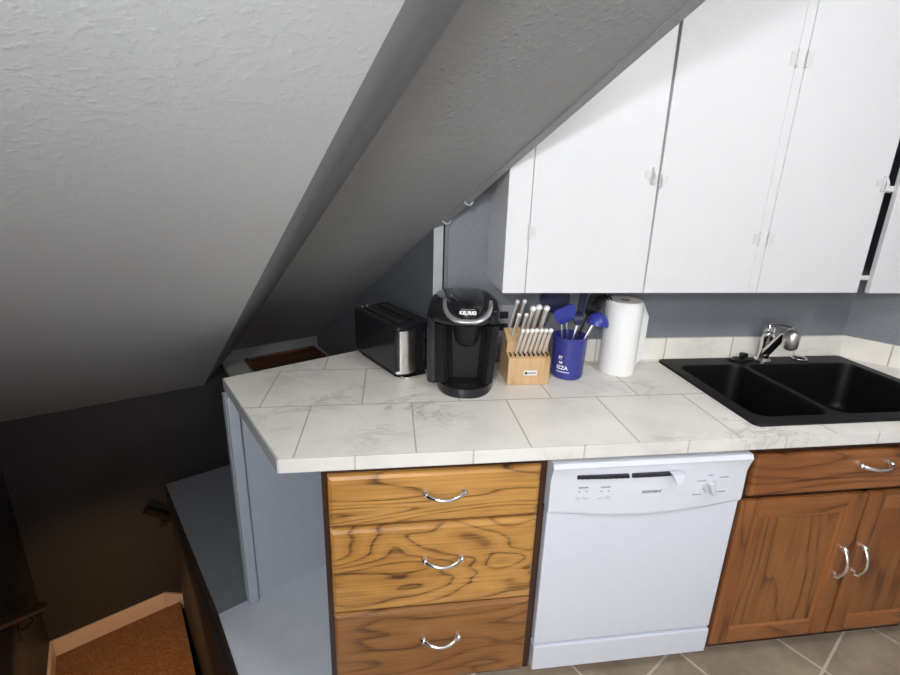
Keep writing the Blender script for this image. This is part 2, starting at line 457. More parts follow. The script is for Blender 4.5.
# wall below the soffit on its right, with a pale end board, then the kitchen's back wall
g = G()
wl = [(.645, .046), (1.95, .087), (1.95, .14), (.56, .14)]
x0 = [P(.640, .046, 0), P(EF, .087, 0), P(EF, .15, 0), Vector((-.20, .64, 0)), Vector((-.250, .586, 0))]
g.hexa([p + Vector((0, 0, .40)) for p in x0], [Vector((p.x, p.y, zs(min(EF, p.dot(EX))) + .0005)) for p in x0])
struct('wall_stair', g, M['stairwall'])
g = G()
zt = lambda x, y: zs(Vector((x, y, 0)).dot(EX))
pts = [(-.279, .570), (-.245, .570), (-.245, .584), (-.279, .584)]
g.hexa([(x, y, .9145) for x, y in pts], [(x, y, zt(x, y) - .004) for x, y in pts])
struct('trim_3', g, M['strip'])
g = G()
g.prism([(-.237, YW, 0), (XR, YW, 0), (XR, YW, CEIL), (-.237, YW, CEIL)], (0, .06, 0))
struct('wall_back', g, M['wall'])
g = G(); g.tube([(-.229, YW - .004, .915), (-.229, YW - .004, 1.435)], .0035, 8)
struct('trim_4', g, M['wall'])
XA, YA = 1.85, .12     # the right wall runs at an angle past the sink, then straight
g = G(); g.prism([(XR, YW, 0), (XA, YA, 0), (XA, yf, 0), (XA + .06, yf, 0), (XA + .06, YA + .03, 0), (XR + .06, YW + .06, 0), (XR + .001, YW + .06, 0)], (0, 0, CEIL)); struct('wall_right', g, M['wall'])
g = G(); g.box(-2.7, 1.91, yf - .06, yf, 0, CEIL); struct('wall_rear', g, M['white_wall'])
g = G(); pA = P(-.6, HL - .001, 0); pB = P(-.6, -2.4, 0); pC = Vector((pB.x, yf, 0))
g.prism([pA, pB, pC, pC - Vector((.06, 0, 0)), pB - HX * .06 + EX * .06, pA + EX * .06], (0, 0, CEIL)); struct('wall_side', g, M['white_wall'])
g = G(); g.box(-2.9, 1.91, yf - .06, YW + .06, CEIL + .041, CEIL + .10); struct('ceiling', g, M['white_wall'])
# ledge behind the counter and the wing wall that carries its corner
g = G(); g.prism([P(.98, -.468, .585), P(.98, .05, .585), P(EF, .086, .585), P(EF, -.468, .585)], (0, 0, -.03), .003)
struct('wall_ledge', g, M['ledge'])
g = G()
e0 = .842
g.prism([P(e0 + .006, -.640, 0), P(e0 + .006, -.235, 0), P(e0 + .045, -.235, 0), P(e0 + .045, -.640, 0)], (0, 0, .875))
struct('wall_wing', g, M['wing'])
g = G()
g.prism([P(e0 - .014, -.652, 0), P(e0 - .014, -.618, 0), P(e0 + .005, -.618, 0), P(e0 + .005, -.652, 0)], (0, 0, .875), .002)
g.prism([P(e0 + .0055, -.655, 0), P(e0 + .0055, -.6405, 0), P(e0 + .050, -.6405, 0), P(e0 + .050, -.655, 0)], (0, 0, .875), .002)
g.prism([P(e0 - .002, -.617, .845), P(e0 - .002, -.25, .845), P(e0 + .005, -.25, .845), P(e0 + .005, -.617, .845)], (0, 0, .03))
struct('trim_5', g, M['wing'])

# ------------------------------------------------------------------ countertop
CZ = .914; CB = .876
ct = thing('countertop', 'white marble tiled countertop with a slanted left end and tan grout lines', 'countertop', (0, 0, CB))
FL = Vector((-.718, -.035, 0)); BL = P(.92, -.643, 0); BW = P(.92, .05, 0)
g = G()
def slab(poly): g.prism([(p[0], p[1], CB) for p in poly], (0, 0, CZ - CB))
slab([FL + Vector((.004, .004, 0)), (.66, -.031, 0), (.66, .578, 0), (-.282, .572, 0), BW, BL + Vector((.004, 0, 0))])
slab([(.66, -.031), (XR - .001, -.031), (XR - .001, .035), (.66, .035)])
slab([(.66, .535), (XR - .001, .535), (XR - .001, .578), (.66, .578)])
slab([(XR - .001, -.031), (1.848, -.031), (1.848, .121), (XR - .001, .578)])
slab([(1.47, .035), (XR - .001, .035), (XR - .001, .535), (1.47, .535)])
build('tile_top', g, M['counter'], ct)
g = G(); g.box(-.714, 1.848, -.037, -.0312, CB - .001, CZ + .0005, .0012); build('front_edge', g, M['edge'], ct)
g = G()
dE = (BL - FL).normalized(); nE = Vector((-dE.y, dE.x, 0))
g.prism([FL + Vector((0, -.001, CB - .001)), BL + Vector((0, 0, CB - .001)), BL + Vector((.006, 0, CB - .001)), FL + Vector((.006, 0, CB - .001))], (0, 0, CZ - CB + .0005))
build('side_edge', g, M['edge_side'], ct)
g = G(); g.box(.29, XR - .0005, .566, .5795, CZ + .0005, CZ + .092, .0015); struct('trim_6', g, M['splash'])
g = G(); g.prism([(XR - .001, YW - .001, CZ + .0005), (XA - .001, YA - .001, CZ + .0005), (XA - .012, YA - .009, CZ + .0005), (XR - .006, YW - .0135, CZ + .0005)], (0, 0, .0915)); struct('trim_7', g, M['splash_side'])

# ------------------------------------------------------------------ drawer cabinet
def pull(w, name='handle', vertical=False):
    """bow pull with round feet; local centre of the feet at the origin, sticking out along -y"""
    g = G()
    n = 12; pts = []; rs = []
    for i in range(n + 1):
        a = i / n; x = (a - .5) * w
        y = -.006 - .026 * math.sin(PI * a) ** .7
        pts.append((x, y, -.004 * math.sin(PI * a)))
        rs.append(.0074 - .0020 * math.sin(PI * a))
    g.tube(pts, rs, 10)
    for sx in (-1, 1):
        lp = []
        for r, y in ((.011, 0), (.0120, -.005), (.0095, -.012), (.0055, -.017)):
            lp.append([(sx * w / 2 + r * math.cos(2 * PI * k / 12), y, r * math.sin(2 * PI * k / 12)) for k in range(12)])
        g.loft(lp)
    if vertical: g.b.transform(Matrix.Rotation(PI / 2, 4, 'Y'))
    return g
def put(g, x, y, z): g.b.transform(Matrix.Translation((x, y, z))); return g

dc = thing('drawer_cabinet', 'golden oak base cabinet of three drawers beside the white dishwasher', 'cabinet', (-.31, .28, 0))
g = G()
g.box(-.618, -.600, 0.004, .56, 0, CB - .0005); g.box(-.020, -.004, 0.004, .56, .09, CB - .0005); g.box(-.020, -.004, .07, .56, 0, .09)
g.box(-.600, -.020, .54, .56, 0, CB - .0005); g.box(-.600, -.020, .065, .54, .085, .10); g.box(-.600, -.020, .06, .066, 0, .085)
build('body', g, M['wing'], dc)
g = G()
g.box(-.618, -.590, -.004, .004, .09, CB - .0005); g.box(-.030, -.003, -.004, .004, .09, CB - .0005)
for z0, z1 in ((.838, CB - .0005), (.672, .70), (.378, .405), (.085, .11)): g.box(-.590, -.030, -.004, .004, z0, z1)
g.box(-.592, -.028, .02, .03, .09, CB - .002)
build('face_frame', g, M['oakframe'], dc)
def drawer_front(x0, x1, z0, z1, y=-.022, th=.018):
    g = G()
    g.hexa([(x0, y + th, z0), (x1, y + th, z0), (x1, y + th, z1), (x0, y + th, z1)],
           [(x0 + .0, y + .010, z0 + .0), (x1, y + .010, z0), (x1, y + .010, z1), (x0, y + .010, z1)])
    b = .011
    g.loft([[(x0, y + .010, z0), (x1, y + .010, z0), (x1, y + .010, z1), (x0, y + .010, z1)],
            [(x0 + .003, y + .004, z0 + .003), (x1 - .003, y + .004, z0 + .003), (x1 - .003, y + .004, z1 - .003), (x0 + .003, y + .004, z1 - .003)],
            [(x0 + b, y, z0 + b), (x1 - b, y, z0 + b), (x1 - b, y, z1 - b), (x0 + b, y, z1 - b)]], False, True)
    return g
for (z0, z1), mk, hz in zip(((.688, .846), (.394, .678), (.104, .386)), ('oak1', 'oak2', 'oak3'), (.783, .565, .275)):
    dr = build('drawer', drawer_front(-.602, -.024, z0, z1), M[mk], dc)
    build('handle', put(pull(.104), -.292, -.022, hz), M['chrome'], dr, True)

# ------------------------------------------------------------------ dishwasher
dw = thing('dishwasher', 'white built-in dishwasher between the drawer cabinet and the sink cabinet', 'dishwasher', (.302, .28, 0))
X0, X1 = .003, .603
g = G(); g.box(X0 + .004, X1 - .004, .012, .56, .09, .866); build('tub', g, M['black_void'], dw)
g = G(); g.box(X0 + .02, X1 - .02, .10, .5, 0, .0895); build('base', g, M['black_void'], dw)
g = G(); g.box(X0, X1, -.022, .0115, .203, .700, .006); build('door', g, M['dw'], dw, True)
g = G(); g.box(X0, X1, -.026, .0115, .100, .196, .005); build('kick_panel', g, M['dw'], dw, True)
# bowed control panel: bottom edge sags in the middle, face bulges out
g = G()
n = 24; loops = []
def panel_y(a): return -.028 - .012 * math.sin(PI * a)
secs = []
for i in range(n + 1):
    a = i / n; x = X0 + (X1 - X0) * a
    zb = .692 - .016 * math.sin(PI * a); y = panel_y(a)
    secs.append([(x, .0118, zb + .012), (x, -.0225, zb), (x, y + .004, zb + .004), (x, y, zb + .014), (x, y + .002, .800), (x, -.036, .836), (x, -.040, .846), (x, -.034, .858), (x, .0118, .860)])
g.loft(secs); cp = build('control_panel', g, M['dw_panel'], dw, True)
# recess strip with the two dark vents
def on_panel(x): return panel_y((x - X0) / (X1 - X0)) + .0015
g = G()
for xa, xb in ((.075, .222), (.234, .372)):
    m = 8
    lo = [[(x, on_panel(x) - .0015, z) for x, z in ()] for _ in ()]
    for i in range(m):
        a0 = xa + (xb - xa) * i / m; a1 = xa + (xb - xa) * (i + 1) / m
        g.hexa([(a0, on_panel(a0) + .004, .809), (a1, on_panel(a1) + .004, .809), (a1, on_panel(a1) + .004, .820), (a0, on_panel(a0) + .004, .820)],
               [(a0, on_panel(a0) - .006, .809), (a1, on_panel(a1) - .006, .809), (a1, on_panel(a1) - .0075, .820), (a0, on_panel(a0) - .0075, .820)])
build('vent', g, M['slot'], cp)
g = G()
for i in range(9):
    x = .085 + .016 * i; g.box(x, x + .010, on_panel(x) - .0082, on_panel(x) - .006, .810, .816)
build('vent_slat', g, M['slot'], cp)
g = G()   # latch lever
yl = on_panel(.362)
g.hexa([(.360, yl - .026, .792), (.372, yl - .026, .792), (.372, yl - .018, .792), (.360, yl - .018, .792)],
       [(.343, yl - .022, .823), (.381, yl - .022, .823), (.381, yl - .004, .823), (.343, yl - .004, .823)])
build('latch', g, M['dw_panel'], cp)
kn = thing_y = on_panel(.488)
g = G()
lp = [[(.482 + r * .85 * math.cos(2 * PI * k / 20), kn - y, .762 + r * .85 * math.sin(2 * PI * k / 20)) for k in range(20)] for r, y in ((.026, -.002), (.0255, .004), (.022, .008))]
g.loft(lp)
gr = Matrix.Rotation(math.radians(-22), 4, 'Y')
h2 = G(); h2.box(-.0085, .0085, -.026, -.006, -.024, .024, .004)
h2.b.transform(Matrix.Translation((.482, kn, .762)) @ gr @ Matrix.Scale(.92, 4)); me_ = bpy.data.meshes.new('tmp'); h2.b.to_mesh(me_); g.b.from_mesh(me_); bpy.data.meshes.remove(me_); h2.b.free()
build('knob', g, M['dw_pale'], cp, True)
for x0_, z0_ in ((.440, .780), (.512, .786), (.432, .735), (.510, .737), (.474, .796)):
    g = G(); g.box(x0_, x0_ + (.028 if x0_ != .474 else .014), on_panel(x0_) - .0022, on_panel(x0_) - .0005, z0_, z0_ + .0022)
    build('dial_mark', g, M['dw_grey'], cp)
tx = text_mesh('HOTPOINT', .0115, .0008, .0003, 1.02)
tx.b.transform(Matrix.Translation((.301, on_panel(.301) - .0018, .757)) @ Matrix.Rotation(PI / 2, 4, 'X'))
build('lettering', tx, M['dw_grey'], cp)
for cx_ in (.097, .161):
    for dx in (-.011, .011):
        g = G(); x = cx_ + dx; y = on_panel(x)
        g.loft([[(x + r * .95 * math.cos(2 * PI * k / 16), y - d_, .745 + r * .62 * math.sin(2 * PI * k / 16)) for k in range(16)] for r, d_ in ((.0105, -.002), (.0102, .0025), (.008, .0035))])
        build('button', g, M['dw_pale'], cp, True)
    g = G()
    g.box(cx_ - .014, cx_ + .014, on_panel(cx_) - .0022, on_panel(cx_), .777, .7805)
    for dx in (-.013, .008): g.box(cx_ + dx, cx_ + dx + .005, on_panel(cx_) - .0022, on_panel(cx_), .764, .7665)
    build('button_caption', g, M['dw_grey'], cp)

# ------------------------------------------------------------------ sink cabinet
sc = thing('sink_cabinet', 'chestnut oak sink base cabinet with two panel doors below the black sink', 'cabinet', (1.06, .28, 0))
g = G()
g.box(.608, .626, .004, .56, .095, CB - .0005); g.box(1.494, XR - .0005, .004, .56, .095, CB - .0005); g.box(.608, .626, .07, .56, 0, .095); g.box(1.494, XR - .0005, .07, .56, 0, .095)
g.box(.626, 1.494, .06, .07, 0, .10); g.box(.626, 1.494, .07, .56, .095, .11); g.box(.626, 1.494, .55, .56, .11, .6)
build('body', g, M['oakframe'], sc)
g = G(); g.box(XR + .0005, 1.845, -.003, .012, .10, CB - .0005); build('filler_panel', g, M['red_v'], sc)
g = G()
g.box(.608, .640, -.004, .0035, .10, CB - .0005); g.box(1.488, XR - .0005, -.004, .0035, .10, CB - .0005); g.box(1.040, 1.078, -.004, .0035, .10, .70)
for z0, z1 in ((.838, CB - .0005), (.676, .712), (.10, .148)): g.box(.640, 1.488, -.004, .0035, z0, z1)
build('face_frame', g, M['oakframe'], sc)
ff = build('drawer_front', drawer_front(.634, 1.452, .700, .842), M['red_h'], sc)
build('handle', put(pull(.104), 1.037, -.022, .796), M['chrome'], ff, True)
def panel_door(x0, x1, z0, z1, hx, first):
    y = -.022
    w = .062; wb = w * .85
    g = G(); g.box(x0 + w - .002, x1 - w + .002, y + .010, -.005, z0 + wb - .002, z1 - w + .002)
    d = build('door', g, M['red_p'], sc)
    for xa in (x0, x1 - w):
        g = G(); g.box(xa, xa + w, y, -.0045, z0, z1, .004); build('stile', g, M['red_v'], d, True)
    for za, zb_ in ((z1 - w, z1), (z0, z0 + wb)):
        g = G(); g.box(x0 + w, x1 - w, y, -.0045, za, zb_, .004); build('rail', g, M['red_h'], d, True)
    # raised moulding around the sunken panel, one mitred loop
    g = G(); q0 = [(x0 + w, z0 + wb), (x1 - w, z0 + wb), (x1 - w, z1 - w), (x0 + w, z1 - w)]
    def ins(k, yy): return [(x0 + w + k, yy, z0 + wb + k), (x1 - w - k, yy, z0 + wb + k), (x1 - w - k, yy, z1 - w - k), (x0 + w + k, yy, z1 - w - k)]
    g.loft([ins(0, y + .010), ins(0, y + .003), ins(.005, y + .003), ins(.010, y + .0098)], False, False)
    build('moulding', g, M['mould'], d)
    build('handle', put(pull(.104, vertical=True), hx, y, .430), M['chrome'], d, True)
panel_door(.616, 1.055, .120, .686, 1.020, True)
panel_door(1.063, 1.500, .120, .686, 1.064 + .030, False)

# ------------------------------------------------------------------ sink, faucet
SX0, SX1, SY0, SY1 = .643, 1.484, .019, .552
sk = thing('kitchen_sink', 'black double-bowl sink set into the tiled countertop', 'sink', (1.06, .28, CZ))
g = G(); b = g.b
zt_ = CZ + .009
outer = rrect((SX0 + SX1) / 2, (SY0 + SY1) / 2, SX1 - SX0 - .006, SY1 - SY0 - .006, .02, zt_)
bowls = [((.684 + .948) / 2, .270, .264, .416), ((.970 + 1.442) / 2, .266, .472, .410)]
edges = []; loops_v = []
def ring(pts):
    vs = [b.verts.new(p) for p in pts]
    es = [b.edges.new((vs[i], vs[(i + 1) % len(vs)])) for i in range(len(vs))]
    return vs, es
ov, oe = ring(outer); inn = [ring(rrect(cx, cy, w, d, .045, zt_)) for cx, cy, w, d in bowls]
bmesh.ops.triangle_fill(b, edges=oe + [e for _, es in inn for e in es], use_beauty=True)
o1 = [b.verts.new(p) for p in rrect((SX0 + SX1) / 2, (SY0 + SY1) / 2, SX1 - SX0, SY1 - SY0, .022, CZ + .006)]
o2 = [b.verts.new(p) for p in rrect((SX0 + SX1) / 2, (SY0 + SY1) / 2, SX1 - SX0, SY1 - SY0, .022, CZ + .0006)]
for A, B in ((ov, o1), (o1, o2)):
    for i in range(len(A)): b.faces.new((A[i], A[(i + 1) % len(A)], B[(i + 1) % len(A)], B[i]))
for (vs, _), (cx, cy, w, d) in zip(inn, bowls):
    prev = vs
    for ins, r, z in ((.004, .043, CZ - .002), (.010, .045, CZ - .15), (.022, .045, CZ - .178), (.045, .04, CZ - .186)):
        cur = [b.verts.new(p) for p in rrect(cx, cy, w - 2 * ins, d - 2 * ins, r, z)]
        for i in range(len(cur)): b.faces.new((prev[i], prev[(i + 1) % len(cur)], cur[(i + 1) % len(cur)], cur[i]))
        prev = cur
    b.faces.new(prev)
build('basin', g, M['sink'], sk, True)
for cx, cy, w, d in bowls:
    g = G(); g.lathe([(.044, .0005), (.044, .003), (.036, .004), (.030, .0015)], (cx, cy, CZ - .186), 24); build('drain', g, M['chrome'], sk, True)
fc = thing('kitchen_faucet', 'chrome single-lever pull-out faucet at the back of the black sink', 'faucet', (1.085, .513, zt_))
B0 = Vector((1.085, .513, zt_ + .0005))
g = G(); g.lathe([(.030, 0), (.030, .004), (.025, .010), (.021, .014)], B0, 24); build('base_ring', g, M['chrome'], fc, True)
g = G(); g.lathe([(.021, .014), (.019, .05), (.0185, .085), (.022, .090), (.0225, .118), (.020, .122)], B0, 24); build('body', g, M['chrome'], fc, True)
g = G(); g.lathe([(.021, .1225), (.022, .140), (.019, .155), (.010, .162)], B0, 24)
g.tube([B0 + Vector((0, -.008, .152)), B0 + Vector((.004, -.050, .166)), B0 + Vector((.010, -.098, .170))], [.013, .011, .012], 12, .5, (0, 0, 1))
build('lever', g, M['chrome'], fc, True)
g = G(); H = Vector((1.035, .355, 1.066))
g.tube([B0 + Vector((0, -.008, .035)), B0 + Vector((-.012, -.05, .085)), H + Vector((.012, .045, .012)), H + Vector((.004, .015, .022))], [.017, .016, .0155, .017], 14)
build('spout', g, M['chrome'], fc, True)
g = G(); g.lathe([(.016, -.034), (.024, -.029), (.027, -.005), (.0272, .014), (.023, .028), (.012, .036), (.002, .038)], H, 28); build('spray_head', g, M['steel'], fc, True)
g = G(); g.lathe([(.012, -.038), (.0145, -.0345)], H, 20); build('nozzle', g, M['blk'], fc, True)
so = thing('sink_soap_pump', 'small black soap pump cap left of the chrome faucet', 'soap pump', (.985, .525, zt_))
g = G(); g.lathe([(.026, .0005), (.026, .006), (.016, .010)], (.985, .520, zt_), 20); g.box(.945, 1.04, .505, .535, zt_ + .0005, zt_ + .006, .003)
build('base', g, M['blk_m'], so, True)
g = G(); g.box(.990, 1.016, .508, .532, zt_ + .010, zt_ + .032, .005); build('cap', g, M['blk'], so, True)
g = G(); R_ = Vector((1.262, .520, zt_ + .004))
n = 24
g.loft([[(R_.x + (.026 + .0035 * math.cos(q)) * math.cos(2 * PI * i / n), R_.y + (.026 + .0035 * math.cos(q)) * math.sin(2 * PI * i / n), R_.z + .0035 * math.sin(q)) for q in [2 * PI * k / 8 for k in range(8)]] for i in range(n + 1)], False, False)
tag(build('sink_hole_ring', g, M['chrome'], None, True), 'thin chrome ring lying on the sink rim right of the faucet', 'ring')

# ------------------------------------------------------------------ upper cabinets
UZ = 1.2535; UY = .3225; UT = 2.30
uc = thing('wall_cabinet', 'long white wall cabinet with three flat doors above the counter', 'cabinet', (.58, .45, UZ))
g = G()
g.box(-.0787, -.060, UY + .004, YW - .001, UZ, UT, .001); g.box(1.203, 1.2215, UY + .019, YW - .001, UZ, UT)
g.box(-.060, 1.203, UY + .012, YW - .001, UZ + .004, UZ + .022); g.box(-.060, 1.203, UY + .012, YW - .001, UT - .018, UT)
build('body', g, M['white'], uc)
g = G(); g.box(-.059, 1.202, YW - .006, YW - .0015, UZ + .023, UT - .019)
build('inside_back', g, M['white_in'], uc)
g = G()
for xa, xb, ya_, yb_ in ((-.0787, -.0065, UY, UY + .0035), (.788, .819, UY + .001, UY + .018), (1.2035, 1.2215, UY + .003, UY + .018)):
    g = G(); g.box(xa, xb, ya_, yb_, UZ, UT); build('stile', g, M['white'], uc)
def flat_door(x0, x1, par, z0=UZ, z1=UT, x1t=None, x0t=None):
    g = G(); xt = x1t or x1; x0t = x0t or x0; y0, y1 = UY - .001, UY + .017
    g.hexa([(x0, y0, z0), (x1, y0, z0), (x1, y1, z0), (x0, y1, z0)], [(x0t, y0, z1), (xt, y0, z1), (xt, y1, z1), (x0t, y1, z1)])
    bmesh.ops.bevel(g.b, geom=list(g.b.edges), offset=.0012, segments=1, affect='EDGES')
    return build('door', g, M['white'], par)
def hinge(x, z, par, leafs=(-1, 1)):
    g = G()
    g.tube([(x, UY - .005, z - .024), (x, UY - .005, z + .024)], .0045, 10)
    for sgn in leafs: g.box(min(x, x + sgn * .022), max(x, x + sgn * .022), UY - .0035, UY - .001, z - .018, z + .018, .0006)
    build('hinge', g, M['hinge'], par, True)
def catch(x, z, par, sgn):
    g = G()
    g.box(x - .006, x + .006, UY - .010, UY - .001, z - .030, z + .022, .003)
    g.box(min(x, x + sgn * .026), max(x, x + sgn * .026), UY - .0035, UY - .001, z - .012, z + .010, .0008)
    g.tube([(x, UY - .010, z + .014), (x, UY - .019, z - .006), (x, UY - .014, z - .026)], .0042, 8)
    build('latch', g, M['hinge'], par, True)
d1 = flat_door(-.0045, .400, uc, x1t=.390); d2 = flat_door(.4045, .7865, uc, x0t=.402); d3 = flat_door(.8205, 1.2025, uc)
hinge(-.005, 1.449, d1, (1,)); hinge(-.005, 2.02, d1, (1,))
hinge(.7875, 1.438, d2, (-1,)); hinge(.7875, 1.98, d2, (-1,)); hinge(.820, 1.438, d3, (1,)); hinge(.820, 1.98, d3, (1,))
catch(.378, 1.632, d1, -1); catch(.404, 1.620, d2, 1); catch(1.202, 1.632, d3, -1)
uc2 = thing('wall_cabinet', 'narrow white wall cabinet at the right edge past the dark open gap', 'cabinet', (1.39, .45, UZ))
g = G()
for z0, z1 in ((UZ + .040, UZ + .056), (1.60, 1.617), (UT - .018, UT)):
    g.prism([(1.223, UY + .03, z0), (1.655, UY + .03, z0), (1.655, .376, z0), (1.508, .577, z0), (1.223, .577, z0)], (0, 0, z1 - z0))
g.box(1.644, 1.660, UY + .0175, .374, UZ, UT)
build('body', g, M['white'], uc2)
g = G(); g.box(1.223, 1.493, YW - .008, YW - .0015, UZ + .06, UT - .019); build('inside_back', g, M['white_in'], uc2)
d4 = flat_door(1.268, 1.660, uc2, UZ - .002)
g = G(); g.box(1.2225, 1.266, UY + .012, UY + .020, UZ + .046, UZ + .060); build('cleat', g, M['white'], uc2)
g = G(); g.box(1.2225, 1.266, UY + .012, UY + .020, 1.604, 1.622); build('cleat', g, M['white'], uc2)

# ------------------------------------------------------------------ toaster
tb = P(.569, -.143, CZ) ; TL, TW, TH = .335, .155, .195
ts = thing('toaster', 'long black toaster with a steel front end left of the coffee maker', 'toaster', P(.568 + TL / 2, -.153 + TW / 2, CZ + .0005), PHI)
# local: x across (h), y along (e)
g = G(); g.loft([rrect(0, 0, TW - .012, TL - .014, .025, z) for z in (.012, .026)] )
g.loft([rrect(0, 0, TW - .030, TL - .04, .02, 0), rrect(0, 0, TW - .030, TL - .04, .02, .012)])
build('base', g, M['blk_m'], ts, True, True)
g = G()
g.loft([rrect(0, .0, TW - .004, TL - .010, .014, .026), rrect(0, 0, TW, TL, .016, .034), rrect(0, 0, TW, TL, .016, TH - .010), rrect(0, 0, TW - .003, TL - .003, .015, TH - .004), rrect(0, 0, TW - .012, TL - .012, .012, TH)])
body = build('shell', g, M['blk'], ts, True, True)
for sx in (-.033, .033):
    g = G(); g.box(sx - .014, sx + .014, -TL / 2 + .045, TL / 2 - .030, TH - .001, TH + .0012, .0005); build('slot', g, M['black_void'], ts, False, True)
    g = G()
    for dx in (-.016, .016): g.box(sx + dx - .002, sx + dx + .002, -TL / 2 + .040, TL / 2 - .026, TH, TH + .003, .001)
    build('slot_rim', g, M['blk_m'], ts, False, True)
g = G(); loops = []
for z in (.022, TH - .016):
    lp = []
    for i in range(9):
        a = i / 8; x = -TW / 2 + .004 + .074 * a; y = -TL / 2 - .003 - .009 * math.sin(PI * a) + .010 * (1 - a) ** 3
        lp.append((x, y, z))
    for i in range(9):
        a = 1 - i / 8; x = -TW / 2 + .004 + .074 * a; lp.append((x, -TL / 2 + .020, z))
    loops.append(lp)
g.loft(loops); build('front_plate', g, M['steel'], ts, True, True)
g = G(); g.box(.020, .050, -TL / 2 - .022, -TL / 2 + .002, .120, .136, .004); build('lever', g, M['blk'], ts, True, True)
g = G(); g.box(.032, .038, -TL / 2 - .001, -TL / 2 + .004, .06, .16); build('lever_track', g, M['black_void'], ts, False, True)
g = G()
g.loft([rrect(-.006, -TL / 2 + .006, TW - .060, .05, .022, z) for z in (.004, .011)]); build('crumb_tray', g, M['chrome'], ts, True, True)
g = G(); g.lathe([(.006, 0), (.006, .003), (.004, .004)], (-.046, TL / 2 - .016, TH - .001), 12); g.lathe([(.006, 0), (.006, .003), (.004, .004)], (-.022, TL / 2 - .014, TH - .001), 12)
build('top_studs', g, M['chrome'], ts, True, True)

# ------------------------------------------------------------------ coffee maker
km = thing('coffee_maker', 'black single-cup coffee maker with a silver handle ring beside the toaster', 'coffee maker', (-.175, .414, CZ + .0005), math.radians(-9))
def dshape(w, front, back, z, n=20, sq=2.4):
    """rounded plan: superellipse front half at -front, squarer back"""
    out = []
    for i in range(2 * n):
        a = 2 * PI * i / (2 * n); c, s = math.cos(a), math.sin(a)
        k = sq if s < 0 else 5.0
        x = math.copysign(abs(c) ** (2 / k), c) * w / 2
        y = math.copysign(abs(s) ** (2 / k), s) * (front if s < 0 else back)
        out.append((x, y, z))
    return out
g = G(); g.loft([dshape(.196, .150, .140, 0), dshape(.200, .153, .142, .006), dshape(.198, .150, .142, .030), dshape(.186, .140, .136, .036)]); build('base', g, M['blk'], km, True, True)
g = G(); g.loft([dshape(.150, .126, .0, .0362), dshape(.150, .126, .0, .040), dshape(.140, .118, .0, .0405)]); build('drip_tray', g, M['blk_m'], km, True, True)
g = G()
for z0, z1, w0, w1 in ((.036, .239, .190, .212),):
    N_ = 8; lps = []
    for i in range(N_ + 1):
        a = i / N_; w = w0 + (w1 - w0) * a
        z = z0 + (z1 - z0) * a
        # U-shaped plan: side wings with a brew cavity open to the front
        f = -.100 - .012 * a
        o = [(w / 2 - .004, f), (w / 2, f + .03), (w / 2, .12), (w / 2 - .02, .142), (-w / 2 + .02, .142), (-w / 2, .12), (-w / 2, f + .03), (-w / 2 + .004, f), (-w / 2 + .026, f - .014), (-w / 2 + .040, f), (-w / 2 + .041, -.082), (-w / 2 + .056, -.070), (w / 2 - .056, -.070), (w / 2 - .041, -.082), (w / 2 - .040, f), (w / 2 - .026, f - .014)]
        lps.append([(x, y, z) for x, y in o])
    g.loft(lps)
build('housing', g, M['blk_m'], km, True, True)
g = G()   # K-cup holder funnel hanging in the cavity
g.lathe([(.022, .165), (.036, .178), (.046, .218), (.050, .2402)], (0, -.088, 0), 24); build('pod_holder', g, M['blk_m'], km, True, True)
g = G()   # head: bulging upper body
hd = [dshape(.226, .135, .142, .239), dshape(.238, .150, .146, .248), dshape(.242, .154, .148, .264), dshape(.226, .142, .146, .283), dshape(.190, .114, .136, .298), dshape(.140, .080, .115, .309), dshape(.08, .045, .08, .313)]
g.loft(spline([[(x - .012, y, z) for x, y, z in lp] for lp in hd])); build('head', g, M['blk'], km, 'all', True)
g = G()   # lid, a raised dome with a sloping nose
lps = [dshape(w, f, bk, z) for w, f, bk, z in ((.136, .156, .085, .266), (.137, .157, .085, .284), (.128, .144, .082, .304), (.110, .112, .072, .317), (.076, .066, .050, .324), (.02, .02, .02, .327))]
g.loft(spline(lps)); build('lid', g, M['blk'], km, 'all', True)
g = G()   # silver handle ring sweeping around the nose
pts = []; rs = []
for i in range(25):
    a = PI + PI * i / 24
    c, s_ = math.cos(a), math.sin(a)
    pts.append((.075 * math.copysign(abs(c) ** .75, c), .055 + .222 * s_ * 1.0 if False else -.060 - .104 * abs(s_) ** .8, .306 - .041 * abs(s_)))
    rs.append(.0065 + .004 * abs(s_))
g.tube(pts, rs, 10, .8, (0, 0, 1)); build('handle_ring', g, M['silver'], km, True, True)
tx = text_mesh("KEURIG", .0150, .0014, .0006, 1.0)
tx.b.transform(Matrix.Translation((0, -.1635, .2925)) @ Matrix.Rotation(math.radians(62), 4, 'X'))
build('lettering', tx, M['ink_white'], km, False, True)
g = G(); g.tube([(-.022, -.150, .3015), (0, -.153, .3005), (.022, -.150, .3015)], .0014, 6); build('lid_glint_line', g, M['silver'], km, True, True)
g = G()   # control pod right of the lid
g.loft([[(.080 + x * 1.0, y, z + (y + .06) * .25) for x, y, z in rrect(0, -.060, .036, .120, .014, zz_)] for zz_ in (.262, .284, .2865)]); cpod = build('control_pod', g, M['blk'], km, True, True)
for x, y in ((.072, -.098), (.089, -.090)):
    g = G(); g.lathe([(.0075, 0), (.0075, .003), (.006, .004)], (x, y, .2765), 14); build('button', g, M['blk_m'], cpod, True, True)
for x, y in ((.072, -.098), (.089, -.090)):
    g = G(); g.box(x - .004, x + .004, y - .0015, y + .0015, .2800, .2810); build('icon_mark', g, M['silver'], cpod, False, True)
for k in range(4):
    g = G(); g.box(.074 - .003 * k, .084 - .003 * k, -.060 + .020 * k, -.057 + .020 * k, .2870 + .005 * k, .2882 + .005 * k); build('indicator_mark', g, M['silver'], cpod, False, True)
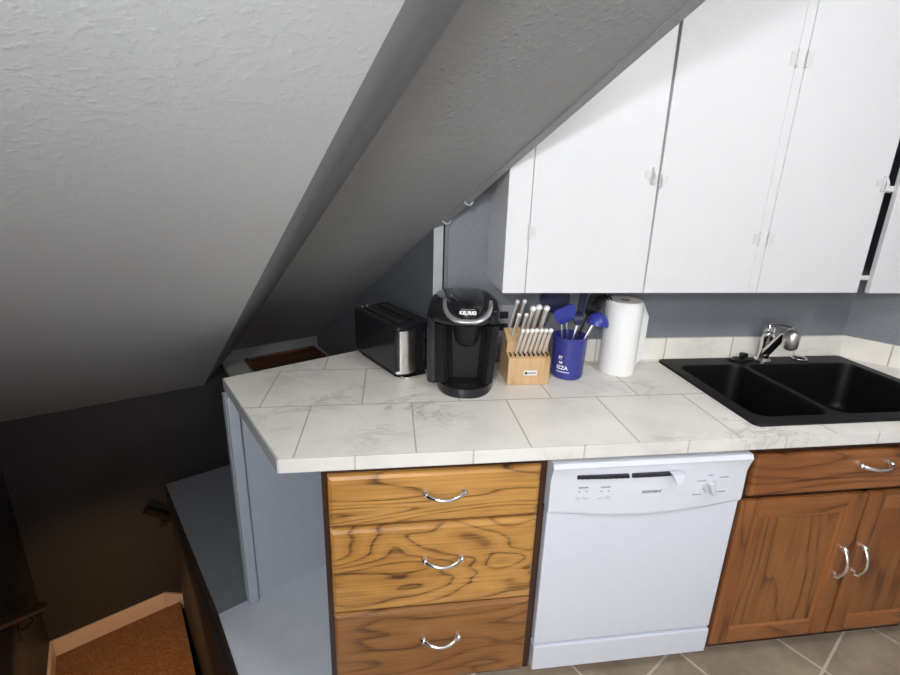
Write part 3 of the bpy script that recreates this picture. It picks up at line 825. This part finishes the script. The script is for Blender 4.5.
g = G()   # side water tank
lps = []
for i, (z, s_) in enumerate(((.010, .9), (.020, 1), (.240, 1.06), (.248, 1.0))): lps.append([(-.110 + x * s_, .010 + y * s_, z) for x, y, z0 in rrect(0, 0, .044, .150, .021, 0)])
g.loft(lps); tk = build('water_tank', g, M['tank'], km, True, True)
g = G(); g.loft([[(-.109 + x, .010 + y, z) for x, y, z in rrect(0, 0, w_, w_ + .108, .022, z_)] for z_, w_ in ((.2485, .048), (.258, .044))]); build('tank_lid', g, M['blk'], tk, True, True)

# ------------------------------------------------------------------ knife block and knives
kb = thing('knife_block', 'pale wooden knife block with a small white label beside the blue crock', 'knife block', (.04, .42, CZ + .0005))
g = G()
prof = [(.356, 0), (.352, .100), (.392, .112), (.384, .150), (.448, .184), (.494, .0)]
g.prism([(-.034, y, CZ + .0005 + z) for y, z in prof], (.150, 0, 0), .0022)
bk = build('block', g, M['block'], kb)
g = G()
for i in range(9): 
    x = -.026 + .0165 * i
    g.box(x, x + .004, .364, .388, CZ + .1035, CZ + .1120)
build('slot', g, M['black_void'], kb)
g = G(); g.box(.022, .070, .3518, .3545, CZ + .038, CZ + .056, .0008); lb_ = build('label_plate', g, M['label'], kb)
g = G(); g.loft([[(.031 + r * math.cos(2 * PI * k / 14), y_, CZ + .047 + r * math.sin(2 * PI * k / 14)) for k in range(14)] for r, y_ in ((.0052, .3518), (.005, .3510))])
g.box(.038, .066, .3510, .3519, CZ + .0455, CZ + .0488); build('emblem', g, M['slot'], lb_)
LEAN = Vector((.17, -.16, 1)).normalized()
def make_knife(name, L, r, label, group, loc, wide=1.0):
    t_ = thing(name, label, 'knife', loc, 0, group)
    u = LEAN
    g = G()
    g.tube([u * -.012, u * .002, u * (L * .3), u * (L * .7), u * L], [r * .8, r * 1.0, r * 1.15, r * 1.25, r * 1.3], 10, .62 * wide)
    build('handle', g, M['pale_steel'], t_, True, True)
    g = G(); g.sphere(u * (L + r * .1), r * 1.62, 1, 1, .95, 14, 8); build('end_cap', g, M['cap'], t_, True, True)
    g = G(); g.tube([u * -.07, u * -.012], [.0022, .0045], 8, .4); build('blade', g, M['steel'], t_, True, True)
    return t_
order = ['leftmost', 'second from the left', 'third from the left', 'middle', 'third from the right', 'second from the right', 'rightmost']
k0 = None
for i in range(7):
    loc = Vector((-.005 + .0166 * i, .375, CZ + .109)); lab = 'short steel steak knife, %s in the front row of the wooden block' % order[i]
    if k0 is None: k0 = make_knife('steak_knife', .092, .0050, lab, 'steak knives in the front row', loc)
    else: dup(k0, loc, lab)
k1 = make_knife('kitchen_knife', .098, .0050, 'long steel-handled knife standing highest at the back left of the block', 'long knives at the back of the block', Vector((-.010, .452, CZ + .186)))
dup(k1, Vector((.016, .450, CZ + .187)), 'long steel-handled knife just right of the highest one at the back left of the block')
k2 = make_knife('paring_knife', .086, .0048, 'slim steel knife behind the leftmost steak knife, lower than the back pair', 'slim knives in the middle step', Vector((-.010, .412, CZ + .160)))
dup(k2, Vector((.016, .412, CZ + .160)), 'slim steel knife, the right one of the low pair in the block’s middle step')
k3 = make_knife('carving_knife', .092, .0074, 'thick steel-handled knife, leftmost of the broad three at the right of the block', 'broad-handled knives at the right of the block', Vector((.043, .430, CZ + .172)), 1.3)
dup(k3, Vector((.067, .436, CZ + .175)), 'thick steel-handled knife, middle of the broad three at the right of the block')
dup(k3, Vector((.092, .430, CZ + .172)), 'thick steel-handled knife, the broad one nearest the blue crock')

# ------------------------------------------------------------------ crock and utensils
CC = Vector((.213, .436, CZ + .0005))
ck = thing('utensil_crock', 'cobalt blue ceramic crock holding kitchen utensils beside the paper towel roll', 'crock', CC)
g = G(); g.lathe([(.052, 0), (.0565, .006), (.0605, .154), (.0625, .156), (.061, .158), (.0575, .156), (.054, .012), (.0001, .010)], CC, 40, True, True)
build('pot', g, M['blue'], ck, True)
def wrap_text(body, size, z, ang, r=.0592):
    tx = text_mesh(body, size, .0005, .0006)
    for v in tx.b.verts:
        a = ang + v.co.x / r; rr = r + .0002 + v.co.z + (v.co.y + z - CC.z - .08) * .027
        v.co = Vector((CC.x + rr * math.sin(a), CC.y - rr * math.cos(a), z + v.co.y))
    return tx
for body, size, z, a in (('IT', .017, CZ + .084, -.85), ('US', .011, CZ + .066, -.82), ('IZZA', .019, CZ + .047, -.72)):
    build('lettering', wrap_text(body, size, z, a), M['ink_white'], ck)
g = G()
n = 10
for i in range(n):
    a0 = -1.10 + .85 * i / n; a1 = -1.10 + .85 * (i + 1) / n; r = .0588
    f = lambda a, rr, z: (CC.x + rr * math.sin(a), CC.y - rr * math.cos(a), z)
    g.hexa([f(a0, r - .002, CZ + .030), f(a1, r - .002, CZ + .030), f(a1, r + .0002, CZ + .030), f(a0, r + .0002, CZ + .030)],
           [f(a0, r - .002, CZ + .0325), f(a1, r - .002, CZ + .0325), f(a1, r + .0003, CZ + .0325), f(a0, r + .0003, CZ + .0325)])
build('underline', g, M['ink_white'], ck)
UG = 'utensils standing in the blue crock'
def utensil(name, label, cat, base, neck, hm, headmesh, headmat, r=.0045, flat=.45):
    t_ = thing(name, label, cat, base, 0, UG)
    g = G(); g.tube([base, base + (neck - base) * .5, neck], [r * .8, r, r * .9], 10, flat, (0, 1, .1))
    build('handle', g, hm, t_, True)
    build('head', headmesh, headmat, t_, True)
    return t_
def blade(neck, tip, w0, w1, th, curve=0., up=(0, -1, .15), disc=False):
    """turner-like rounded blade from neck to tip"""
    g = G(); d = (tip - neck); L = d.length; d.normalize(); nrm_ = Vector(up); nrm_ = (nrm_ - d * nrm_.dot(d)).normalized(); s_ = d.cross(nrm_)
    N_ = 12; lps = []
    for i in range(N_ + 1):
        a = i / N_
        w = (w0 + (w1 - w0) * min(1, a * 2.2) ** .6) * (1 - max(0, (a - .85) / .15) ** 2 * .25)
        if disc: w = max(.004, w1 * math.sqrt(max(0, 1 - (2 * a - 1) ** 2)))
        c = neck + d * (L * a) + nrm_ * (curve * math.sin(PI * a))
        lps.append([c - s_ * w - nrm_ * th, c + s_ * w - nrm_ * th, c + s_ * w + nrm_ * th, c - s_ * w + nrm_ * th])
    g.loft(lps)
    return g
bz = CZ + .013
n1 = Vector((.196, .440, 1.118)); utensil('slotted_turner', 'bright blue turner with a wide flat head, left in the blue crock', 'turner', Vector((.226, .436, bz)), n1, M['steel'], blade(n1, Vector((.172, .425, 1.178)), .018, .040, .002, .004), M['bluepl'])
n2 = Vector((.190, .480, 1.140)); utensil('serving_spoon', 'large round navy spoon behind the bright blue turner', 'spoon', Vector((.205, .455, bz)), n2, M['steel'], blade(n2 + Vector((0, .02, 0)), Vector((.152, .535, 1.228)), .014, .056, .003, .012, disc=True), M['navy'])
n3 = Vector((.292, .430, 1.108)); lh = G()
n_ = 24; lps = []
for i in range(8):
    a = PI / 2 * i / 7
    lps.append([(n3.x + .012 + .040 * math.cos(a) * math.cos(2 * PI * k / n_) , n3.y - .005 + .038 * math.cos(a) * math.sin(2 * PI * k / n_), n3.z + .008 + .043 * math.sin(a) + .000) if i < 7 else (n3.x + .012 + .002 * math.cos(2 * PI * k / n_), n3.y - .005 + .002 * math.sin(2 * PI * k / n_), n3.z + .051) for k in range(n_)])
lh.loft(lps)
lh.b.transform(Matrix.Translation(n3) @ Matrix.Rotation(math.radians(10), 4, 'Y') @ Matrix.Translation(-n3))
utensil('ladle', 'bright blue ladle with an upturned round bowl, right in the blue crock', 'ladle', Vector((.205, .428, bz)), n3, M['steel'], lh, M['bluepl'], .0055)
n4 = Vector((.255, .475, 1.125)); utensil('spatula', 'dark blue narrow spatula standing upright at the back of the crock', 'spatula', Vector((.215, .455, bz)), n4, M['steel'], blade(n4, Vector((.280, .500, 1.235)), .006, .012, .004), M['navy'], .004)
n5 = Vector((.285, .470, 1.135)); pg = blade(n5, Vector((.342, .500, 1.225)), .010, .028, .003, .008)
for k in range(5):
    b_ = n5 + Vector((.016 + .011 * k, .008, .052 - .004 * abs(k - 2) + .006 * k)); pg.tube([b_, b_ + Vector((.010, -.018, .006)), b_ + Vector((.013, -.034, -.002))], [.005, .0045, .003], 8)
utensil('pasta_server', 'black toothed pasta server leaning toward the paper towel roll', 'pasta server', Vector((.200, .450, bz)), n5, M['blk_m'], pg, M['blk'], .005)
n6 = Vector((.240, .440, 1.105)); utensil('mixing_spoon', 'small navy spoon low in the middle of the blue crock', 'spoon', Vector((.198, .436, bz)), n6, M['steel'], blade(n6, Vector((.245, .465, 1.150)), .008, .020, .003, .006, disc=True), M['navy'], .006)

# ------------------------------------------------------------------ paper towel roll
PT = Vector((.424, .468, CZ + .0005))
pt = thing('paper_towel_roll', 'white paper towel roll standing on the counter under the white cabinet', 'paper towel', PT)
g = G(); g.lathe([(.020, .0), (.064, 0), (.066, .003), (.066, .277), (.0645, .280), (.020, .280), (.0198, .14)], PT, 48, False, False); 
build('paper', g, M['paper'], pt, True)
g = G(); g.lathe([(.0195, .0), (.0195, .2795), (.017, .2795), (.017, 0)], PT, 32, False, False); g.lathe([(.0168, .26), (.0001, .2602)], PT, 20, True, True); build('core', g, M['card'], pt, True)
g = G()
sh = []
for i in range(9):
    r = .0665
    if i < 4: x, y = PT.x + r * math.cos(math.radians(-34 + 12 * i)), PT.y + r * math.sin(math.radians(-34 + 12 * i))
    else: q = i - 3; x, y = sh[3][0] + .0098 * q, sh[3][1] + .0035 * q
    sh.append((x, y))
for (x0, y0), (x1, y1), k in zip(sh, sh[1:], range(8)):
    top = lambda kk: CZ + .272 - (max(0, kk - 4) * .016); bot = lambda kk: CZ + .004 + max(0, kk - 4) * .012
    g.hexa([(x0, y0, bot(k)), (x1, y1, bot(k + 1)), (x1 + .0007, y1 + .0007, bot(k + 1)), (x0 + .0007, y0 + .0007, bot(k))], [(x0, y0, top(k)), (x1, y1, top(k + 1)), (x1 + .0007, y1 + .0007, top(k + 1)), (x0 + .0007, y0 + .0007, top(k))])
build('loose_sheet', g, M['paper'], pt, True)

# ------------------------------------------------------------------ small fixtures
ol = thing('wall_outlet', 'grey outlet plate low on the wall behind the coffee maker', 'outlet', (-.002, YW, 1.085))
g = G(); g.box(-.040, .034, YW - .006, YW - .0005, 1.020, 1.148, .002); build('plate', g, M['plate'], ol)
for z in (1.060, 1.108):
    g = G(); g.box(-.020, .014, YW - .0085, YW - .006, z - .014, z + .014, .002); build('socket', g, M['slot'], ol)
ty = thing('wooden_tray', 'dark brown wooden tray lying on the ledge behind the counter', 'tray', P(1.70, -.16, .5855), PHI)
g = G(); g.box(-.20, .20, -.20, .195, 0, .008, .002); build('board', g, M['tray'], ty, False, True)
g = G()
g.box(-.20, -.183, -.20, .195, .008, .022, .003); g.box(.183, .20, -.20, .195, .008, .022, .003); g.box(-.183, .183, .180, .195, .008, .022, .003); g.box(-.183, .183, -.20, -.185, .008, .022, .003)
build('rim', g, M['tray'], ty, False, True)
g = G(); g.tube([(-.03, -.03, .0085), (.0, -.018, .0105), (.03, -.02, .0085)], .002, 8); build('pull_wire', g, M['chrome'], ty, True, True)
# handrails
def rail(name, label, a, b, out, brk, endcap):
    t_ = thing(name, label, 'handrail', (a + b) / 2)
    g = G(); g.tube([a + out, b + out], .021, 12); build('rail', g, M['rail'], t_, True)
    for f in brk:
        c = a + (b - a) * f
        g = G(); g.tube([c - Vector((0, 0, .085)) + out * .05, c - Vector((0, 0, .075)) + out * .5, c - Vector((0, 0, .055)) + out * .95, c + out - Vector((0, 0, .02))], .007, 8)
        q = c - Vector((0, 0, .085)); s_ = out.normalized(); tdir = Vector((0, 0, 1)).cross(s_)
        g.prism([q + s_ * .0005 + tdir * .016 + Vector((0, 0, .03)), q + s_ * .0005 - tdir * .016 + Vector((0, 0, .03)), q + s_ * .0005 - tdir * .016 - Vector((0, 0, .03)), q + s_ * .0005 + tdir * .016 - Vector((0, 0, .03))], s_ * .005)
        build('bracket', g, M['iron'], t_, True)
    return t_
rail('stair_handrail', 'dark handrail on the left stairwell wall, running down to the carpeted landing', P(.60, HL, .53), P(1.68, HL, -.315), HX * .055, (.12, .86), True)
rail('stair_handrail', 'short dark handrail end on the far stairwell wall beside the platform edge', P(EF, -.925, -.140), P(EF, -.55, -.50), EX * -.055, (.18,), True)

# ------------------------------------------------------------------ lights
g = G()
for q in ((-1.60, -1.55, .95, 2.15), (-.55, -.50, .95, 2.15), (-1.55, -.55, 2.10, 2.15), (-1.55, -.55, .95, 1.0), (-1.55, -.55, 1.53, 1.57)): g.box(q[0], q[1], yf + .0005, yf + .03, q[2], q[3])
wn_ = struct('window_1', g, M['white'])  # unseen rear window, added to give frontal fill light
g = G(); g.box(-1.55, -.55, yf + .001, yf + .012, 1.0, 2.10); build('pane', g, M['pane'], wn_)
LX, LY = -.75, -1.65
lf_ = thing('pendant_lamp', 'pendant lamp with a pale metal shade hanging from the kitchen ceiling behind the viewer', 'lamp', (LX, LY, CEIL + .04))  # unseen lamp, assumed from the lighting and added as the main source
g = G(); g.lathe([(.055, 0), (.055, -.012), (.03, -.025)], (LX, LY, CEIL + .04), 24); build('canopy', g, M['silver'], lf_, True)
g = G(); g.tube([(LX, LY, CEIL + .02), (LX, LY, 2.20)], .004, 8); build('cord', g, M['blk'], lf_, True)
g = G(); g.lathe([(.03, 2.21), (.05, 2.19), (.16, 2.10), (.157, 2.10), (.048, 2.185), (.01, 2.19)], (LX, LY, 0), 32, True, True); build('shade', g, M['silver'], lf_, True)
lg = thing('ceiling_lamp', 'shallow round ceiling lamp on the kitchen ceiling above the sink floor', 'lamp', (.80, -1.05, CEIL + .04))
g = G(); g.lathe([(.15, -.001), (.15, -.02), (.13, -.035), (.02, -.04)], (.80, -1.05, CEIL + .04), 32); build('mount', g, M['silver'], lg, True)  # unseen lamp, added to brighten the countertop and doors
def area(name, loc, target, size, power, col=(1, 1, 1)):
    L = bpy.data.lights.new(name, 'AREA'); L.shape = 'DISK'; L.size = size; L.energy = power; L.color = col
    o = bpy.data.objects.new(name, L); COL.objects.link(o); o.location = loc
    o.rotation_euler = (Vector(target) - Vector(loc)).to_track_quat('-Z', 'Y').to_euler()
    return o
def point(name, loc, r, power, col):
    L = bpy.data.lights.new(name, 'POINT'); L.shadow_soft_size = r; L.energy = power; L.color = col
    o = bpy.data.objects.new(name, L); COL.objects.link(o); o.location = loc; return o
point('pendant_bulb', (-.75, -1.65, 1.95), .09, 50, (.96, .98, 1.0))  # main light, placed at the added pendant
point('ceiling_bulb', (.80, -1.05, 2.33), .10, 27, (.98, .985, 1.0))  # fill light of the added ceiling lamp
area('window_daylight', (-1.05, yf + .04, 1.50), (-.2, .4, 1.1), 1.1, 24, (.93, .965, 1.0))  # front fill light placed at the added rear window
sw = area('stairwell_bulb', P(1.22, -1.12, -.22), P(1.62, -1.10, ZL), .10, 1.7, (1.0, .58, .24)); sw.data.spread = math.radians(150)  # unseen warm source, assumed from the glow on the landing carpet
w = bpy.data.worlds.new('world'); S.world = w; w.use_nodes = True
w.node_tree.nodes['Background'].inputs[0].default_value = (.8, .85, 1, 1); w.node_tree.nodes['Background'].inputs[1].default_value = .02
S.view_settings.view_transform = 'Standard'; S.view_settings.look = 'None'; S.view_settings.gamma = 1; S.view_settings.use_curve_mapping = False
S.view_settings.exposure = 0.5
